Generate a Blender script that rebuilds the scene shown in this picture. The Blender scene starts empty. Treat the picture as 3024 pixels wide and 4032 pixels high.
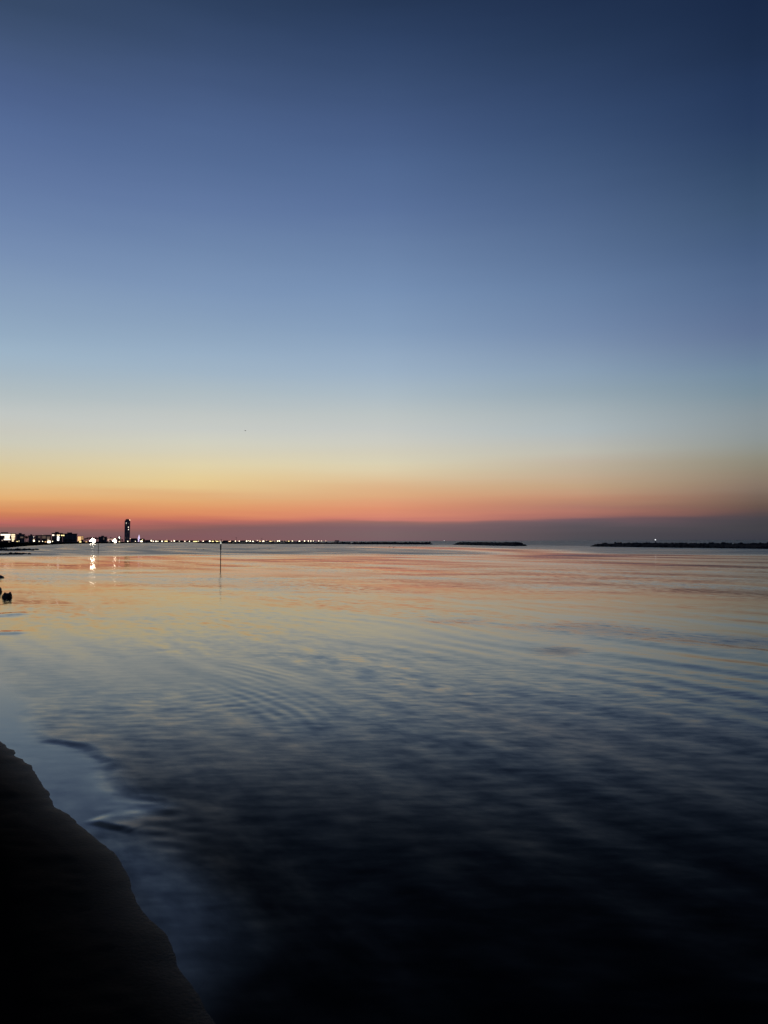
import bpy, bmesh, math, random
import numpy as np
from mathutils import Vector, Matrix, noise as mnoise

random.seed(7)
rng = np.random.default_rng(11)
sc = bpy.context.scene
C = sc.collection
R = math.radians

# ------------------------------------------------------------------ camera
F = 3028.0                       # focal length in photo pixels (3024 x 4032 frame)
CAM = Vector((0, 0, 2.2))
PITCH, ROLL = R(2.156), 0.002
fw = Vector((0, math.cos(PITCH), math.sin(PITCH)))
up0 = Vector((0, -math.sin(PITCH), math.cos(PITCH)))
rt0 = Vector((1, 0, 0))
rt = rt0 * math.cos(ROLL) - up0 * math.sin(ROLL)
up = up0 * math.cos(ROLL) + rt0 * math.sin(ROLL)
cam_d = bpy.data.cameras.new('camera')
cam = bpy.data.objects.new('camera', cam_d)
C.objects.link(cam)
m = Matrix((rt, up, -fw)).transposed().to_4x4()
m.translation = CAM
cam.matrix_world = m
cam_d.sensor_width = 36.0
cam_d.lens = 36.0 * F / 4032.0
cam_d.clip_start = 0.05
cam_d.clip_end = 60000
sc.camera = cam


def ray(px, py):
    return rt * ((px - 1512) / F) + up * ((2016 - py) / F) + fw


def ground(px, py, z=0.0):
    d = ray(px, py)
    t = (z - CAM.z) / d.z
    p = CAM + d * t
    return (p.x, p.y)


def at(px, py, dist):            # the point `dist` metres out along Y on the sight line
    d = ray(px, py)
    return CAM + d * (dist / d.y)


# ------------------------------------------------------------------ materials
def lin(c):
    return tuple((x / 12.92 if x <= 0.04045 else ((x + 0.055) / 1.055) ** 2.4) for x in (v / 255.0 for v in c))


MATS = {}


def mat(name, base, rough=0.8, var=0.25, scale=2.0, metal=0.0, emit=None, strength=0.0):
    if name in MATS:
        return MATS[name]
    m = bpy.data.materials.new(name)
    m.use_nodes = True
    nt = m.node_tree
    b = nt.nodes['Principled BSDF']
    b.inputs['Roughness'].default_value = rough
    b.inputs['Metallic'].default_value = metal
    tc = nt.nodes.new('ShaderNodeTexCoord')
    nz = nt.nodes.new('ShaderNodeTexNoise')
    nz.inputs['Scale'].default_value = scale
    nz.inputs['Detail'].default_value = 4
    nt.links.new(tc.outputs['Object'], nz.inputs['Vector'])
    rp = nt.nodes.new('ShaderNodeValToRGB')
    rp.color_ramp.elements[0].position = 0.3
    rp.color_ramp.elements[1].position = 0.7
    rp.color_ramp.elements[0].color = (*[c * (1 - var) for c in base], 1)
    rp.color_ramp.elements[1].color = (*[min(1, c * (1 + var)) for c in base], 1)
    nt.links.new(nz.outputs['Fac'], rp.inputs['Fac'])
    nt.links.new(rp.outputs['Color'], b.inputs['Base Color'])
    if emit:
        b.inputs['Emission Color'].default_value = (*emit, 1)
        b.inputs['Emission Strength'].default_value = strength
    MATS[name] = m
    return m


mat('rock', (0.055, 0.052, 0.048), 0.9, 0.45, 0.9)
mat('wet_rock', (0.03, 0.03, 0.03), 0.45, 0.4, 2.5)
mat('plaster_grey', (0.5, 0.47, 0.45), 0.9, 0.2, 0.2)
mat('plaster_dark', (0.27, 0.26, 0.26), 0.9, 0.25, 0.2)
mat('plaster_brown', (0.5, 0.39, 0.31), 0.9, 0.25, 0.25)
mat('plaster_red', (0.38, 0.2, 0.17), 0.9, 0.25, 0.25)
mat('plaster_pale', (0.45, 0.40, 0.36), 0.9, 0.15, 0.3)
mat('concrete_dark', (0.36, 0.33, 0.31), 0.85, 0.25, 0.15)
mat('roof_dark', (0.05, 0.045, 0.04), 0.9, 0.3, 0.5)
mat('roof_tile', (0.11, 0.06, 0.045), 0.9, 0.3, 0.8)
mat('pane_dark', (0.02, 0.022, 0.026), 0.25, 0.2, 0.5)
mat('trunk', (0.05, 0.04, 0.03), 0.9, 0.3, 3)
mat('leaf_dark', (0.06, 0.075, 0.045), 0.9, 0.4, 0.8)
mat('leaf_brown', (0.09, 0.08, 0.05), 0.9, 0.4, 0.8)
mat('steel', (0.10, 0.10, 0.10), 0.5, 0.2, 3, 0.6)
mat('pole_paint', (0.22, 0.17, 0.12), 0.55, 0.3, 6)
mat('sleeve', (0.34, 0.34, 0.31), 0.6, 0.25, 8)
mat('black_float', (0.02, 0.02, 0.02), 0.5, 0.3, 8)
mat('hull_white', (0.5, 0.5, 0.48), 0.4, 0.1, 2)
mat('feather', (0.12, 0.12, 0.12), 0.9, 0.3, 9)
WARM, PEACH, WHITE, YEL = (1.0, 0.86, 0.60), (1.0, 0.66, 0.42), (1.0, 0.97, 0.93), (1.0, 0.80, 0.34)
mat('cone_glow', (0.7, 0.7, 0.62), 0.5, 0.05, 4, 0, (1, 1, 0.84), 0.62)
mat('lamp_warm', (0.8, 0.8, 0.8), 0.5, 0.02, 1, 0, WARM, 4)
mat('lamp_white', (0.8, 0.8, 0.8), 0.5, 0.02, 1, 0, WHITE, 6)
mat('lamp_peach', (0.8, 0.8, 0.8), 0.5, 0.02, 1, 0, PEACH, 2)
mat('lamp_yellow', (0.8, 0.8, 0.8), 0.5, 0.02, 1, 0, YEL, 2.2)
mat('lamp_flood', (0.8, 0.8, 0.8), 0.5, 0.02, 1, 0, (1.0, 0.90, 0.70), 85)
mat('lamp_flood_small', (0.8, 0.8, 0.8), 0.5, 0.02, 1, 0, (1.0, 0.84, 0.62), 26)
mat('glow_cream', (0.5, 0.5, 0.5), 0.5, 0.05, 1, 0, (1.0, 0.88, 0.72), 1.8)
mat('glow_yellow', (0.5, 0.5, 0.5), 0.5, 0.05, 1, 0, (1.0, 0.80, 0.50), 1.4)
mat('glow_peach', (0.5, 0.4, 0.3), 0.5, 0.05, 1, 0, (1.0, 0.58, 0.26), 1.2)
mat('win_pink', (0.5, 0.4, 0.4), 0.5, 0.05, 1, 0, (1.0, 0.60, 0.47), 0.55)
mat('win_white', (0.5, 0.5, 0.5), 0.5, 0.02, 1, 0, (0.97, 0.98, 1.0), 2.5)
mat('win_dim', (0.3, 0.25, 0.2), 0.5, 0.1, 1, 0, (1.0, 0.72, 0.52), 0.11)
mat('win_mid', (0.3, 0.25, 0.2), 0.5, 0.1, 1, 0, (1.0, 0.80, 0.62), 0.45)
mat('beacon_lamp', (0.6, 0.6, 0.6), 0.5, 0.02, 1, 0, (0.95, 0.97, 1.0), 1.3)
mat('spire_glow', (0.5, 0.5, 0.6), 0.6, 0.05, 1, 0, (0.78, 0.66, 1.0), 1.1)


# ------------------------------------------------------------------ object helpers
def tag(o, label=None, cat=None, group=None, kind=None):
    if label: o['label'] = label
    if cat: o['category'] = cat
    if group: o['group'] = group
    if kind: o['kind'] = kind
    return o


def thing(name, loc, label, cat, group=None, rz=0.0):
    o = bpy.data.objects.new(name, None)
    C.objects.link(o)
    o.location = loc
    o.rotation_euler = (0, 0, rz)
    o.empty_display_size = 0.3
    return tag(o, label, cat, group)


def obj(name, bm_or_me, mt, parent=None, smooth=False, loc=None):
    if isinstance(bm_or_me, bmesh.types.BMesh):
        me = bpy.data.meshes.new(name)
        bm_or_me.to_mesh(me)
        bm_or_me.free()
    else:
        me = bm_or_me
    if mt and not me.materials:
        me.materials.append(MATS[mt])
    if smooth:
        me.shade_smooth()
    o = bpy.data.objects.new(name, me)
    C.objects.link(o)
    if parent: o.parent = parent
    if loc: o.location = loc
    return o


def box(bm, x0, x1, y0, y1, z0, z1, bev=0.0):
    vs = [bm.verts.new((x, y, z)) for x in (x0, x1) for y in (y0, y1) for z in (z0, z1)]
    for f in ((0, 1, 3, 2), (4, 6, 7, 5), (0, 4, 5, 1), (2, 3, 7, 6), (0, 2, 6, 4), (1, 5, 7, 3)):
        bm.faces.new([vs[i] for i in f])
    return bm


def B(*a):
    return box(bmesh.new(), *a)


def tube(bm, p0, p1, r0, r1, n=12):
    p0, p1 = Vector(p0), Vector(p1)
    d = (p1 - p0).normalized()
    a = d.orthogonal().normalized()
    b = d.cross(a)
    ring = []
    for p, r in ((p0, r0), (p1, r1)):
        ring.append([bm.verts.new(p + (a * math.cos(t) + b * math.sin(t)) * r) for t in (2 * math.pi * k / n for k in range(n))])
    for k in range(n):
        bm.faces.new((ring[0][k], ring[0][(k + 1) % n], ring[1][(k + 1) % n], ring[1][k]))
    bm.faces.new(ring[0][::-1])
    bm.faces.new(ring[1])
    return bm


def ball(bm, c, rx, ry, rz, sub=2, rough=0.0, seed=0):
    r = bmesh.ops.create_icosphere(bm, subdivisions=sub, radius=1.0)
    off = Vector((seed * 3.17, seed * 1.91, seed * 0.77))
    for v in r['verts']:
        k = 1.0 + rough * mnoise.noise(v.co * 1.3 + off) + rough * 0.5 * mnoise.noise(v.co * 3.1 + off)
        v.co = Vector((v.co.x * rx * k + c[0], v.co.y * ry * k + c[1], v.co.z * rz * k + c[2]))
    return bm


# ------------------------------------------------------------------ sky (world)
COLS = {
    30: [(2140, (116, 88, 90)), (2100, (118, 88, 90)), (2085, (128, 96, 96)), (2070, (146, 98, 92)), (2060, (184, 104, 98)), (2045, (200, 116, 94)),
         (2030, (206, 127, 90)), (2010, (219, 142, 94)), (1990, (218, 150, 100)), (1960, (230, 176, 116)), (1920, (226, 190, 136)),
         (1880, (222, 196, 146)), (1840, (218, 200, 158)), (1800, (213, 202, 171)), (1740, (205, 203, 186)), (1690, (200, 200, 190)),
         (1630, (194, 199, 196)), (1545, (178, 190, 194)), (1465, (166, 184, 197)), (1385, (158, 181, 201)), (1300, (148, 172, 196)),
         (1140, (133, 158, 190)), (975, (118, 143, 182)), (815, (105, 130, 173)), (650, (94, 118, 163)), (490, (84, 108, 154)),
         (325, (75, 97, 141)), (165, (66, 87, 124)), (0, (55, 75, 107))],
    770: [(2140, (138, 90, 90)), (2110, (131, 90, 94)), (2080, (132, 92, 92)), (2066, (150, 98, 92)), (2055, (180, 105, 97)), (2040, (206, 121, 95)),
          (2020, (222, 141, 98)), (2000, (225, 154, 104)), (1970, (226, 168, 113)), (1945, (225, 178, 126)), (1920, (229, 196, 140)),
          (1890, (229, 204, 150)), (1840, (224, 210, 170)), (1800, (218, 208, 178)), (1740, (209, 208, 192)), (1690, (200, 203, 197)),
          (1630, (192, 198, 196)), (1545, (175, 189, 196)), (1465, (162, 182, 199)), (1385, (153, 176, 199)), (1300, (142, 166, 193)),
          (1140, (126, 152, 188)), (975, (112, 138, 177)), (815, (98, 123, 167)), (650, (86, 111, 155)), (490, (77, 101, 145)),
          (325, (67, 89, 130)), (165, (57, 78, 115)), (0, (46, 66, 99))],
    1512: [(2135, (122, 94, 101)), (2105, (123, 100, 102)), (2085, (128, 98, 103)), (2062, (136, 104, 104)), (2052, (152, 108, 101)), (2042, (202, 124, 112)),
           (2025, (218, 138, 112)), (2005, (223, 147, 112)), (1985, (223, 157, 119)), (1955, (222, 171, 127)), (1920, (221, 180, 138)),
           (1885, (222, 194, 154)), (1850, (221, 206, 172)), (1820, (218, 209, 180)), (1780, (210, 205, 186)), (1740, (204, 204, 194)),
           (1690, (196, 200, 197)), (1630, (188, 196, 196)), (1545, (171, 187, 198)), (1465, (157, 178, 199)), (1385, (147, 170, 196)),
           (1300, (135, 160, 191)), (1140, (119, 146, 184)), (975, (105, 131, 171)), (815, (91, 116, 160)), (650, (79, 104, 148)),
           (490, (69, 92, 135)), (325, (58, 80, 119)), (165, (48, 69, 106)), (0, (38, 57, 89))],
    2270: [(2135, (74, 75, 82)), (2105, (83, 77, 83)), (2080, (90, 82, 88)), (2060, (104, 88, 94)), (2050, (122, 92, 98)), (2038, (162, 108, 100)),
           (2022, (177, 118, 104)), (2005, (174, 122, 107)), (1985, (181, 132, 109)), (1965, (192, 141, 114)), (1940, (195, 155, 125)),
           (1910, (194, 164, 132)), (1880, (194, 171, 145)), (1845, (191, 176, 153)), (1815, (191, 181, 165)), (1780, (190, 188, 176)),
           (1740, (183, 186, 182)), (1690, (175, 185, 188)), (1630, (168, 180, 185)), (1545, (150, 168, 180)), (1465, (139, 161, 183)),
           (1385, (129, 151, 179)), (1300, (117, 140, 174)), (1140, (103, 129, 167)), (975, (89, 114, 153)), (815, (77, 101, 141)),
           (650, (65, 89, 128)), (490, (55, 78, 117)), (325, (47, 68, 105)), (165, (39, 59, 92)), (0, (32, 50, 82))],
    2990: [(2135, (56, 57, 67)), (2100, (63, 62, 70)), (2070, (68, 66, 71)), (2050, (73, 68, 74)), (2035, (84, 72, 74)), (2020, (95, 77, 75)),
           (2000, (102, 83, 76)), (1975, (111, 91, 81)), (1950, (120, 101, 90)), (1930, (126, 108, 96)), (1900, (134, 117, 103)),
           (1870, (139, 126, 110)), (1840, (140, 132, 116)), (1800, (142, 140, 127)), (1780, (142, 144, 136)), (1740, (141, 148, 146)),
           (1690, (140, 150, 153)), (1630, (136, 149, 156)), (1545, (122, 143, 157)), (1465, (114, 138, 160)), (1385, (105, 127, 156)),
           (1300, (96, 116, 151)), (1140, (83, 107, 145)), (975, (70, 94, 132)), (815, (60, 84, 118)), (650, (49, 72, 106)),
           (490, (40, 61, 97)), (325, (35, 55, 90)), (165, (29, 47, 78)), (0, (25, 42, 73))],
}
AZ = {30: -26.1, 770: -13.8, 1512: 0.0, 2270: 14.1, 2990: 26.0}
world = bpy.data.worlds.new('World')
sc.world = world
world.use_nodes = True
wt = world.node_tree
wt.nodes.clear()
wn = wt.nodes.new


def wl(a, b):
    wt.links.new(a, b)


def wmath(op, a, b=None, clamp=False):
    n = wn('ShaderNodeMath')
    n.operation = op
    n.use_clamp = clamp
    for i, v in enumerate((a, b)):
        if v is None: continue
        if isinstance(v, (int, float)): n.inputs[i].default_value = v
        else: wl(v, n.inputs[i])
    return n.outputs[0]


tcw = wn('ShaderNodeTexCoord')
sep = wn('ShaderNodeSeparateXYZ')
wl(tcw.outputs['Generated'], sep.inputs[0])
elev = wmath('ARCSINE', sep.outputs['Z'])
azi = wmath('MULTIPLY', wmath('ARCTAN2', sep.outputs['X'], sep.outputs['Y']), 180 / math.pi)
# faint uneven haze layers: the elevation wobbles a little with azimuth
mp = wn('ShaderNodeMapping')
mp.inputs['Scale'].default_value = (3.0, 3.0, 26.0)
wl(tcw.outputs['Generated'], mp.inputs['Vector'])
nzw = wn('ShaderNodeTexNoise')
nzw.inputs['Scale'].default_value = 1.6
nzw.inputs['Detail'].default_value = 3
wl(mp.outputs[0], nzw.inputs['Vector'])
wob = wmath('MULTIPLY', wmath('SUBTRACT', nzw.outputs['Fac'], 0.5), 0.03)
mp2 = wn('ShaderNodeMapping')
mp2.inputs['Scale'].default_value = (2.2, 2.2, 38.0)
wl(tcw.outputs['Generated'], mp2.inputs['Vector'])
nz2 = wn('ShaderNodeTexNoise')
nz2.inputs['Scale'].default_value = 1.3
nz2.inputs['Detail'].default_value = 4
wl(mp2.outputs[0], nz2.inputs['Vector'])
# thin uneven haze layers lie only low over the horizon
low = wmath('MULTIPLY', wmath('EXPONENT', wmath('MULTIPLY', elev, -10.0)), wmath('MINIMUM', wmath('MULTIPLY', elev, 60.0), 1.0))
lift = wmath('MULTIPLY', wmath('MULTIPLY', wmath('SUBTRACT', nz2.outputs['Fac'], 0.5), low), 0.030)
elev2 = wmath('ADD', wmath('MULTIPLY', elev, wmath('ADD', wob, 1.0)), lift)
pos = wmath('SQRT', wmath('DIVIDE', wmath('MAXIMUM', elev2, 0.0), math.pi / 2))


def ramp(stops):
    n = wn('ShaderNodeValToRGB')
    cr = n.color_ramp
    stops = sorted(stops)[:32]
    while len(cr.elements) < len(stops):
        cr.elements.new(0.5)
    for e, (p, c) in zip(cr.elements, stops):
        e.position = p
        e.color = (*lin(c), 1)
    wl(pos, n.inputs['Fac'])
    return n.outputs['Color']


def col_stops(px):
    st = {}
    for py, c in COLS[px]:
        d = ray(px, py).normalized()
        e = max(0.0, math.asin(d.z))
        g = 0.3 * c[0] + 0.59 * c[1] + 0.11 * c[2]
        k = 0.99 if py < 1300 else (0.99 + 0.01 * (py - 1300) / 400 if py < 1700 else 1.0)
        st[round(math.sqrt(e / (math.pi / 2)), 4)] = tuple((g + (v - g) * (0.95 if py < 1300 else 0.985)) * k for v in c)
    last = COLS[px][-1][1]
    st[math.sqrt(50 / 90)] = tuple(v * 0.72 for v in last)
    st[1.0] = (18, 29, 52)
    return list(st.items())


cur = None
keys = list(COLS)
for i, px in enumerate(keys):
    r_ = ramp(col_stops(px))
    if cur is None:
        cur = r_
        continue
    mr = wn('ShaderNodeMapRange')
    mr.inputs['From Min'].default_value = AZ[keys[i - 1]]
    mr.inputs['From Max'].default_value = AZ[px]
    wl(azi, mr.inputs['Value'])
    mx = wn('ShaderNodeMix')
    mx.data_type = 'RGBA'
    wl(mr.outputs['Result'], mx.inputs['Factor'])
    wl(cur, mx.inputs['A'])
    wl(r_, mx.inputs['B'])
    cur = mx.outputs['Result']
east = ramp([(0.0, (46, 50, 62)), (0.2, (56, 58, 74)), (0.35, (52, 60, 86)), (0.55, (32, 46, 76)), (0.75, (22, 34, 60)), (1.0, (18, 29, 52))])
for a0, a1 in ((26.0, 80.0), (-30.0, -110.0)):
    mr = wn('ShaderNodeMapRange')
    mr.interpolation_type = 'SMOOTHSTEP'
    mr.inputs['From Min'].default_value = a0
    mr.inputs['From Max'].default_value = a1
    wl(azi, mr.inputs['Value'])
    mx = wn('ShaderNodeMix')
    mx.data_type = 'RGBA'
    wl(mr.outputs['Result'], mx.inputs['Factor'])
    wl(cur, mx.inputs['A'])
    wl(east, mx.inputs['B'])
    cur = mx.outputs['Result']
bg = wn('ShaderNodeBackground')
bg.inputs['Strength'].default_value = 1.0
wl(cur, bg.inputs['Color'])
wo = wn('ShaderNodeOutputWorld')
wl(bg.outputs[0], wo.inputs['Surface'])

# ------------------------------------------------------------------ shoreline
shore_px = [(723, 3875), (633, 3694), (542, 3541), (490, 3414), (432, 3330), (318, 3262), (268, 3206), (190, 3118), (127, 3053), (88, 2989), (2, 2908)]
SH = [(16, -14), (7, -4.2), (3.2, -0.6), (1.1, 1.5), (0.0, 2.75)] + [ground(*p) for p in shore_px]
SH += [(-7.3, 13.0), (-10.6, 18.6), (-18.2, 32), (-27.6, 48.5), (-46.5, 82), (-69, 122), (-108, 200)]
SH += [ground(50, 2155.5), ground(100, 2150.5), ground(160, 2147), ground(220, 2143.3), ground(300, 2141), ground(400, 2140), ground(600, 2137.2)]
SH += [(-430, 1700), (-410, 2100), (-340, 2420), (-215, 2560), (-190, 2640), (-300, 3300), (-800, 6000)]
SH = np.array(SH, float)


def chaikin(p, n=2):
    for _ in range(n):
        a = p[:-1] * 0.75 + p[1:] * 0.25
        b = p[:-1] * 0.25 + p[1:] * 0.75
        p = np.vstack([p[:1], np.stack([a, b], 1).reshape(-1, 2), p[-1:]])
    return p


SHS = chaikin(SH, 2)


def resample(p, step):
    seg = np.linalg.norm(np.diff(p, axis=0), axis=1)
    s = np.concatenate([[0], np.cumsum(seg)])
    out = [0.0]
    while out[-1] < s[-1]:
        x = np.interp(out[-1], s, p[:, 0]); y = np.interp(out[-1], s, p[:, 1])
        out.append(out[-1] + step(math.hypot(x, y)))
    out = np.minimum(np.array(out), s[-1])
    return np.stack([np.interp(out, s, p[:, 0]), np.interp(out, s, p[:, 1])], 1)


def poly_dist(P, line):
    """distance from points P (n,2) to a polyline"""
    best = np.full(len(P), 1e18)
    for a, b in zip(line[:-1], line[1:]):
        ab = b - a
        t = np.clip(((P - a) @ ab) / max(ab @ ab, 1e-12), 0, 1)
        d = P - (a + t[:, None] * ab)
        best = np.minimum(best, (d * d).sum(1))
    return np.sqrt(best)


def inside(P, poly):
    r = np.zeros(len(P), bool)
    n = len(poly)
    for i in range(n):
        x0, y0 = poly[i]; x1, y1 = poly[(i + 1) % n]
        c = ((y0 > P[:, 1]) != (y1 > P[:, 1])) & (P[:, 0] < (x1 - x0) * (P[:, 1] - y0) / ((y1 - y0) if y1 != y0 else 1e-9) + x0)
        r ^= c
    return r


def soft_poly(P, poly, soft):
    poly = np.array(poly, float)
    d = poly_dist(P, np.vstack([poly, poly[:1]]))
    sd = np.where(inside(P, poly), d, -d)
    t = np.clip(sd / soft * 0.5 + 0.5, 0, 1)
    return t * t * (3 - 2 * t)


def sstep(a, b, x):
    t = np.clip((x - a) / (b - a), 0, 1)
    return t * t * (3 - 2 * t)


def grid_mesh(name, V, nr, nc, attrs=None):
    me = bpy.data.meshes.new(name)
    idx = np.arange(nr * nc).reshape(nr, nc)
    q = np.stack([idx[:-1, :-1], idx[:-1, 1:], idx[1:, 1:], idx[1:, :-1]], -1).reshape(-1, 4)
    me.vertices.add(len(V)); me.vertices.foreach_set('co', V.astype(np.float32).ravel())
    me.loops.add(q.size); me.loops.foreach_set('vertex_index', q.astype(np.int32).ravel())
    me.polygons.add(len(q)); me.polygons.foreach_set('loop_start', (np.arange(len(q)) * 4).astype(np.int32))
    me.polygons.foreach_set('use_smooth', np.ones(len(q), bool))
    me.update(calc_edges=True)
    for k, v in (attrs or {}).items():
        a = me.attributes.new(k, 'FLOAT', 'POINT')
        a.data.foreach_set('value', v.astype(np.float32).ravel())
    return me


def vnoise(P, scale, seed):
    """smooth value noise on the plane, -1..1 (numpy)"""
    q = P * scale + seed * 17.3
    i = np.floor(q).astype(np.int64)
    f = q - i
    f = f * f * (3 - 2 * f)

    def h(ix, iy):
        n = (ix * 374761393 + iy * 668265263 + seed * 974711) & 0x7fffffff
        n = ((n ^ (n >> 13)) * 1274126177) & 0x7fffffff
        return ((n ^ (n >> 16)) & 0xffff) / 32767.5 - 1.0
    a = h(i[:, 0], i[:, 1]); b = h(i[:, 0] + 1, i[:, 1]); c = h(i[:, 0], i[:, 1] + 1); d = h(i[:, 0] + 1, i[:, 1] + 1)
    return (a * (1 - f[:, 0]) + b * f[:, 0]) * (1 - f[:, 1]) + (c * (1 - f[:, 0]) + d * f[:, 0]) * f[:, 1]


# ------------------------------------------------------------------ beach and land (one ground sheet)
INL = np.array((-0.9, -0.436))
ss = resample(SHS, lambda r: max(0.035, r * 0.008))
dd = np.concatenate([[-30, -12, -5, -2.5, -1.2], np.arange(-0.7, 1.2, 0.035), np.geomspace(1.25, 60, 30), [120, 300, 800, 2500, 6000]])
G = ss[:, None, :] + dd[None, :, None] * INL[None, None, :]
GP = G.reshape(-1, 2)
dflat = np.tile(dd, len(ss))
wig = 0.05 * vnoise(GP, 1.9, 1) + 0.028 * vnoise(GP, 5.3, 2) + 0.012 * vnoise(GP, 14, 3)
far_r = np.hypot(GP[:, 0], GP[:, 1])
de = dflat + wig * np.clip(far_r / 8, 0.6, 6)
zb = np.where(de > 0, 1.25 * (1 - np.exp(-np.maximum(de, 0) * 0.11)), de * 0.16)
zb = np.maximum(zb, -3.0) + np.where(de > 0.3, 0.012 * vnoise(GP, 3.0, 5) + 0.006 * vnoise(GP, 11.0, 6), 0)
wet = np.exp(-np.maximum(de, 0) / 0.45)
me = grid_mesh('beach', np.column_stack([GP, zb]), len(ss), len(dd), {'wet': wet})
msand = bpy.data.materials.new('dark_sand')
msand.use_nodes = True
nt = msand.node_tree
b = nt.nodes['Principled BSDF']
tc = nt.nodes.new('ShaderNodeTexCoord')
n1 = nt.nodes.new('ShaderNodeTexNoise'); n1.inputs['Scale'].default_value = 40; n1.inputs['Detail'].default_value = 6
nt.links.new(tc.outputs['Object'], n1.inputs['Vector'])
rp = nt.nodes.new('ShaderNodeValToRGB')
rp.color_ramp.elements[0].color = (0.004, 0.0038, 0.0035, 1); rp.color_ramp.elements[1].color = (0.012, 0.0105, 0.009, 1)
nt.links.new(n1.outputs['Fac'], rp.inputs['Fac']); nt.links.new(rp.outputs['Color'], b.inputs['Base Color'])
aw = nt.nodes.new('ShaderNodeAttribute'); aw.attribute_name = 'wet'
mrw = nt.nodes.new('ShaderNodeMapRange')
mrw.inputs['From Min'].default_value = 0.35; mrw.inputs['From Max'].default_value = 1.0
mrw.inputs['To Min'].default_value = 0.85; mrw.inputs['To Max'].default_value = 0.5
nt.links.new(aw.outputs['Fac'], mrw.inputs['Value']); nt.links.new(mrw.outputs['Result'], b.inputs['Roughness'])
mrs = nt.nodes.new('ShaderNodeMapRange')
mrs.inputs['From Min'].default_value = 0.2; mrs.inputs['From Max'].default_value = 1.0; mrs.inputs['To Max'].default_value = 0.08
nt.links.new(aw.outputs['Fac'], mrs.inputs['Value']); nt.links.new(mrs.outputs['Result'], b.inputs['Specular IOR Level'])
bp = nt.nodes.new('ShaderNodeBump'); bp.inputs['Strength'].default_value = 0.25; bp.inputs['Distance'].default_value = 0.01
nt.links.new(n1.outputs['Fac'], bp.inputs['Height']); nt.links.new(bp.outputs['Normal'], b.inputs['Normal'])
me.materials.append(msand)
beach = bpy.data.objects.new('beach', me)
C.objects.link(beach)
tag(beach, kind='structure')

# ------------------------------------------------------------------ water
ys = list(np.arange(4330, 2262, -4.0)) + list(np.arange(2262, 2140, -2.0))
rads = [2.2 / math.tan(math.atan((y - 2016) / F) - PITCH) for y in ys]
rr = rads[-1]
while rr < 30000:
    rr *= 1.06
    rads.append(rr)
rads = np.array([0.6, 1.2, 1.8] + rads)
azs = np.concatenate([np.linspace(-88, -34, 28)[:-1], np.arange(-34, 34.01, 0.1), np.linspace(34, 110, 36)[1:]])
azr = np.radians(azs)
WX = rads[:, None] * np.sin(azr)[None, :]
WY = rads[:, None] * np.cos(azr)[None, :]
P = np.column_stack([WX.ravel(), WY.ravel()])
Rr = np.hypot(P[:, 0], P[:, 1])
near = Rr < 45


def wpoly(pts):
    return [ground(*p) for p in pts]


film = np.zeros(len(P)); film2 = np.zeros(len(P)); front = np.zeros(len(P)); pk1 = np.zeros(len(P)); pk2 = np.zeros(len(P)); rip = np.zeros(len(P))
Pn = P[near]
Pw = Pn + 0.10 * np.column_stack([vnoise(Pn, 1.1, 21), vnoise(Pn, 1.1, 22)]) + 0.03 * np.column_stack([vnoise(Pn, 4.0, 23), vnoise(Pn, 4.0, 24)])
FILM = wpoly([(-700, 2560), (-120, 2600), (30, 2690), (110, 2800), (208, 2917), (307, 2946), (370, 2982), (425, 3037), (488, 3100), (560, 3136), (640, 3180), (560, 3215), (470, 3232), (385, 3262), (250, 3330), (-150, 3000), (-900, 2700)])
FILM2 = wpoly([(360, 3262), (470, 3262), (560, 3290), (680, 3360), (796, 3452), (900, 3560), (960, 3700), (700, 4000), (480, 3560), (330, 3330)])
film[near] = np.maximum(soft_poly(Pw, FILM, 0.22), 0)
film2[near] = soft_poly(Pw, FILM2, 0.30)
# bore front: small steep step on the seaward side of the swash film
BORE = np.array(wpoly([(60, 2720), (130, 2815), (208, 2915), (307, 2944), (370, 2980), (425, 3035), (488, 3098), (560, 3134), (669, 3165), (760, 3230)]))
BORE2 = np.array(wpoly([(340, 3238), (389, 3250), (488, 3268), (530, 3282), (600, 3312)]))
d1 = poly_dist(Pn, BORE); d2 = poly_dist(Pn, BORE2)
# crest directions: along the shore (U) and across it (V)
U = np.array((-0.545, 0.838)); V = np.array((0.838, 0.545))
pv = P @ V; pu = P @ U
z = np.zeros(len(P))
def signed(Pq, line, d):
    best = np.full(len(Pq), 1e18); sg = np.ones(len(Pq)); us = np.zeros(len(Pq)); ws = np.zeros(len(Pq)); i = 0
    for a, b_ in zip(line[:-1], line[1:]):
        ab = b_ - a
        t = np.clip(((Pq - a) @ ab) / (ab @ ab), 0, 1)
        q = Pq - (a + t[:, None] * ab)
        dist = (q * q).sum(1)
        c = ab[0] * (Pq[:, 1] - a[1]) - ab[1] * (Pq[:, 0] - a[0])
        u = dist < best
        best[u] = dist[u]; sg[u] = np.sign(c[u]); w_ = 1 / (dist + 1e-4) ** 2; us += w_ * (i + t) / (len(line) - 1); ws += w_; i += 1
    uu = us / ws
    return d * sg, sstep(0, 0.28, uu) * sstep(0.97, 0.6, uu)


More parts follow.
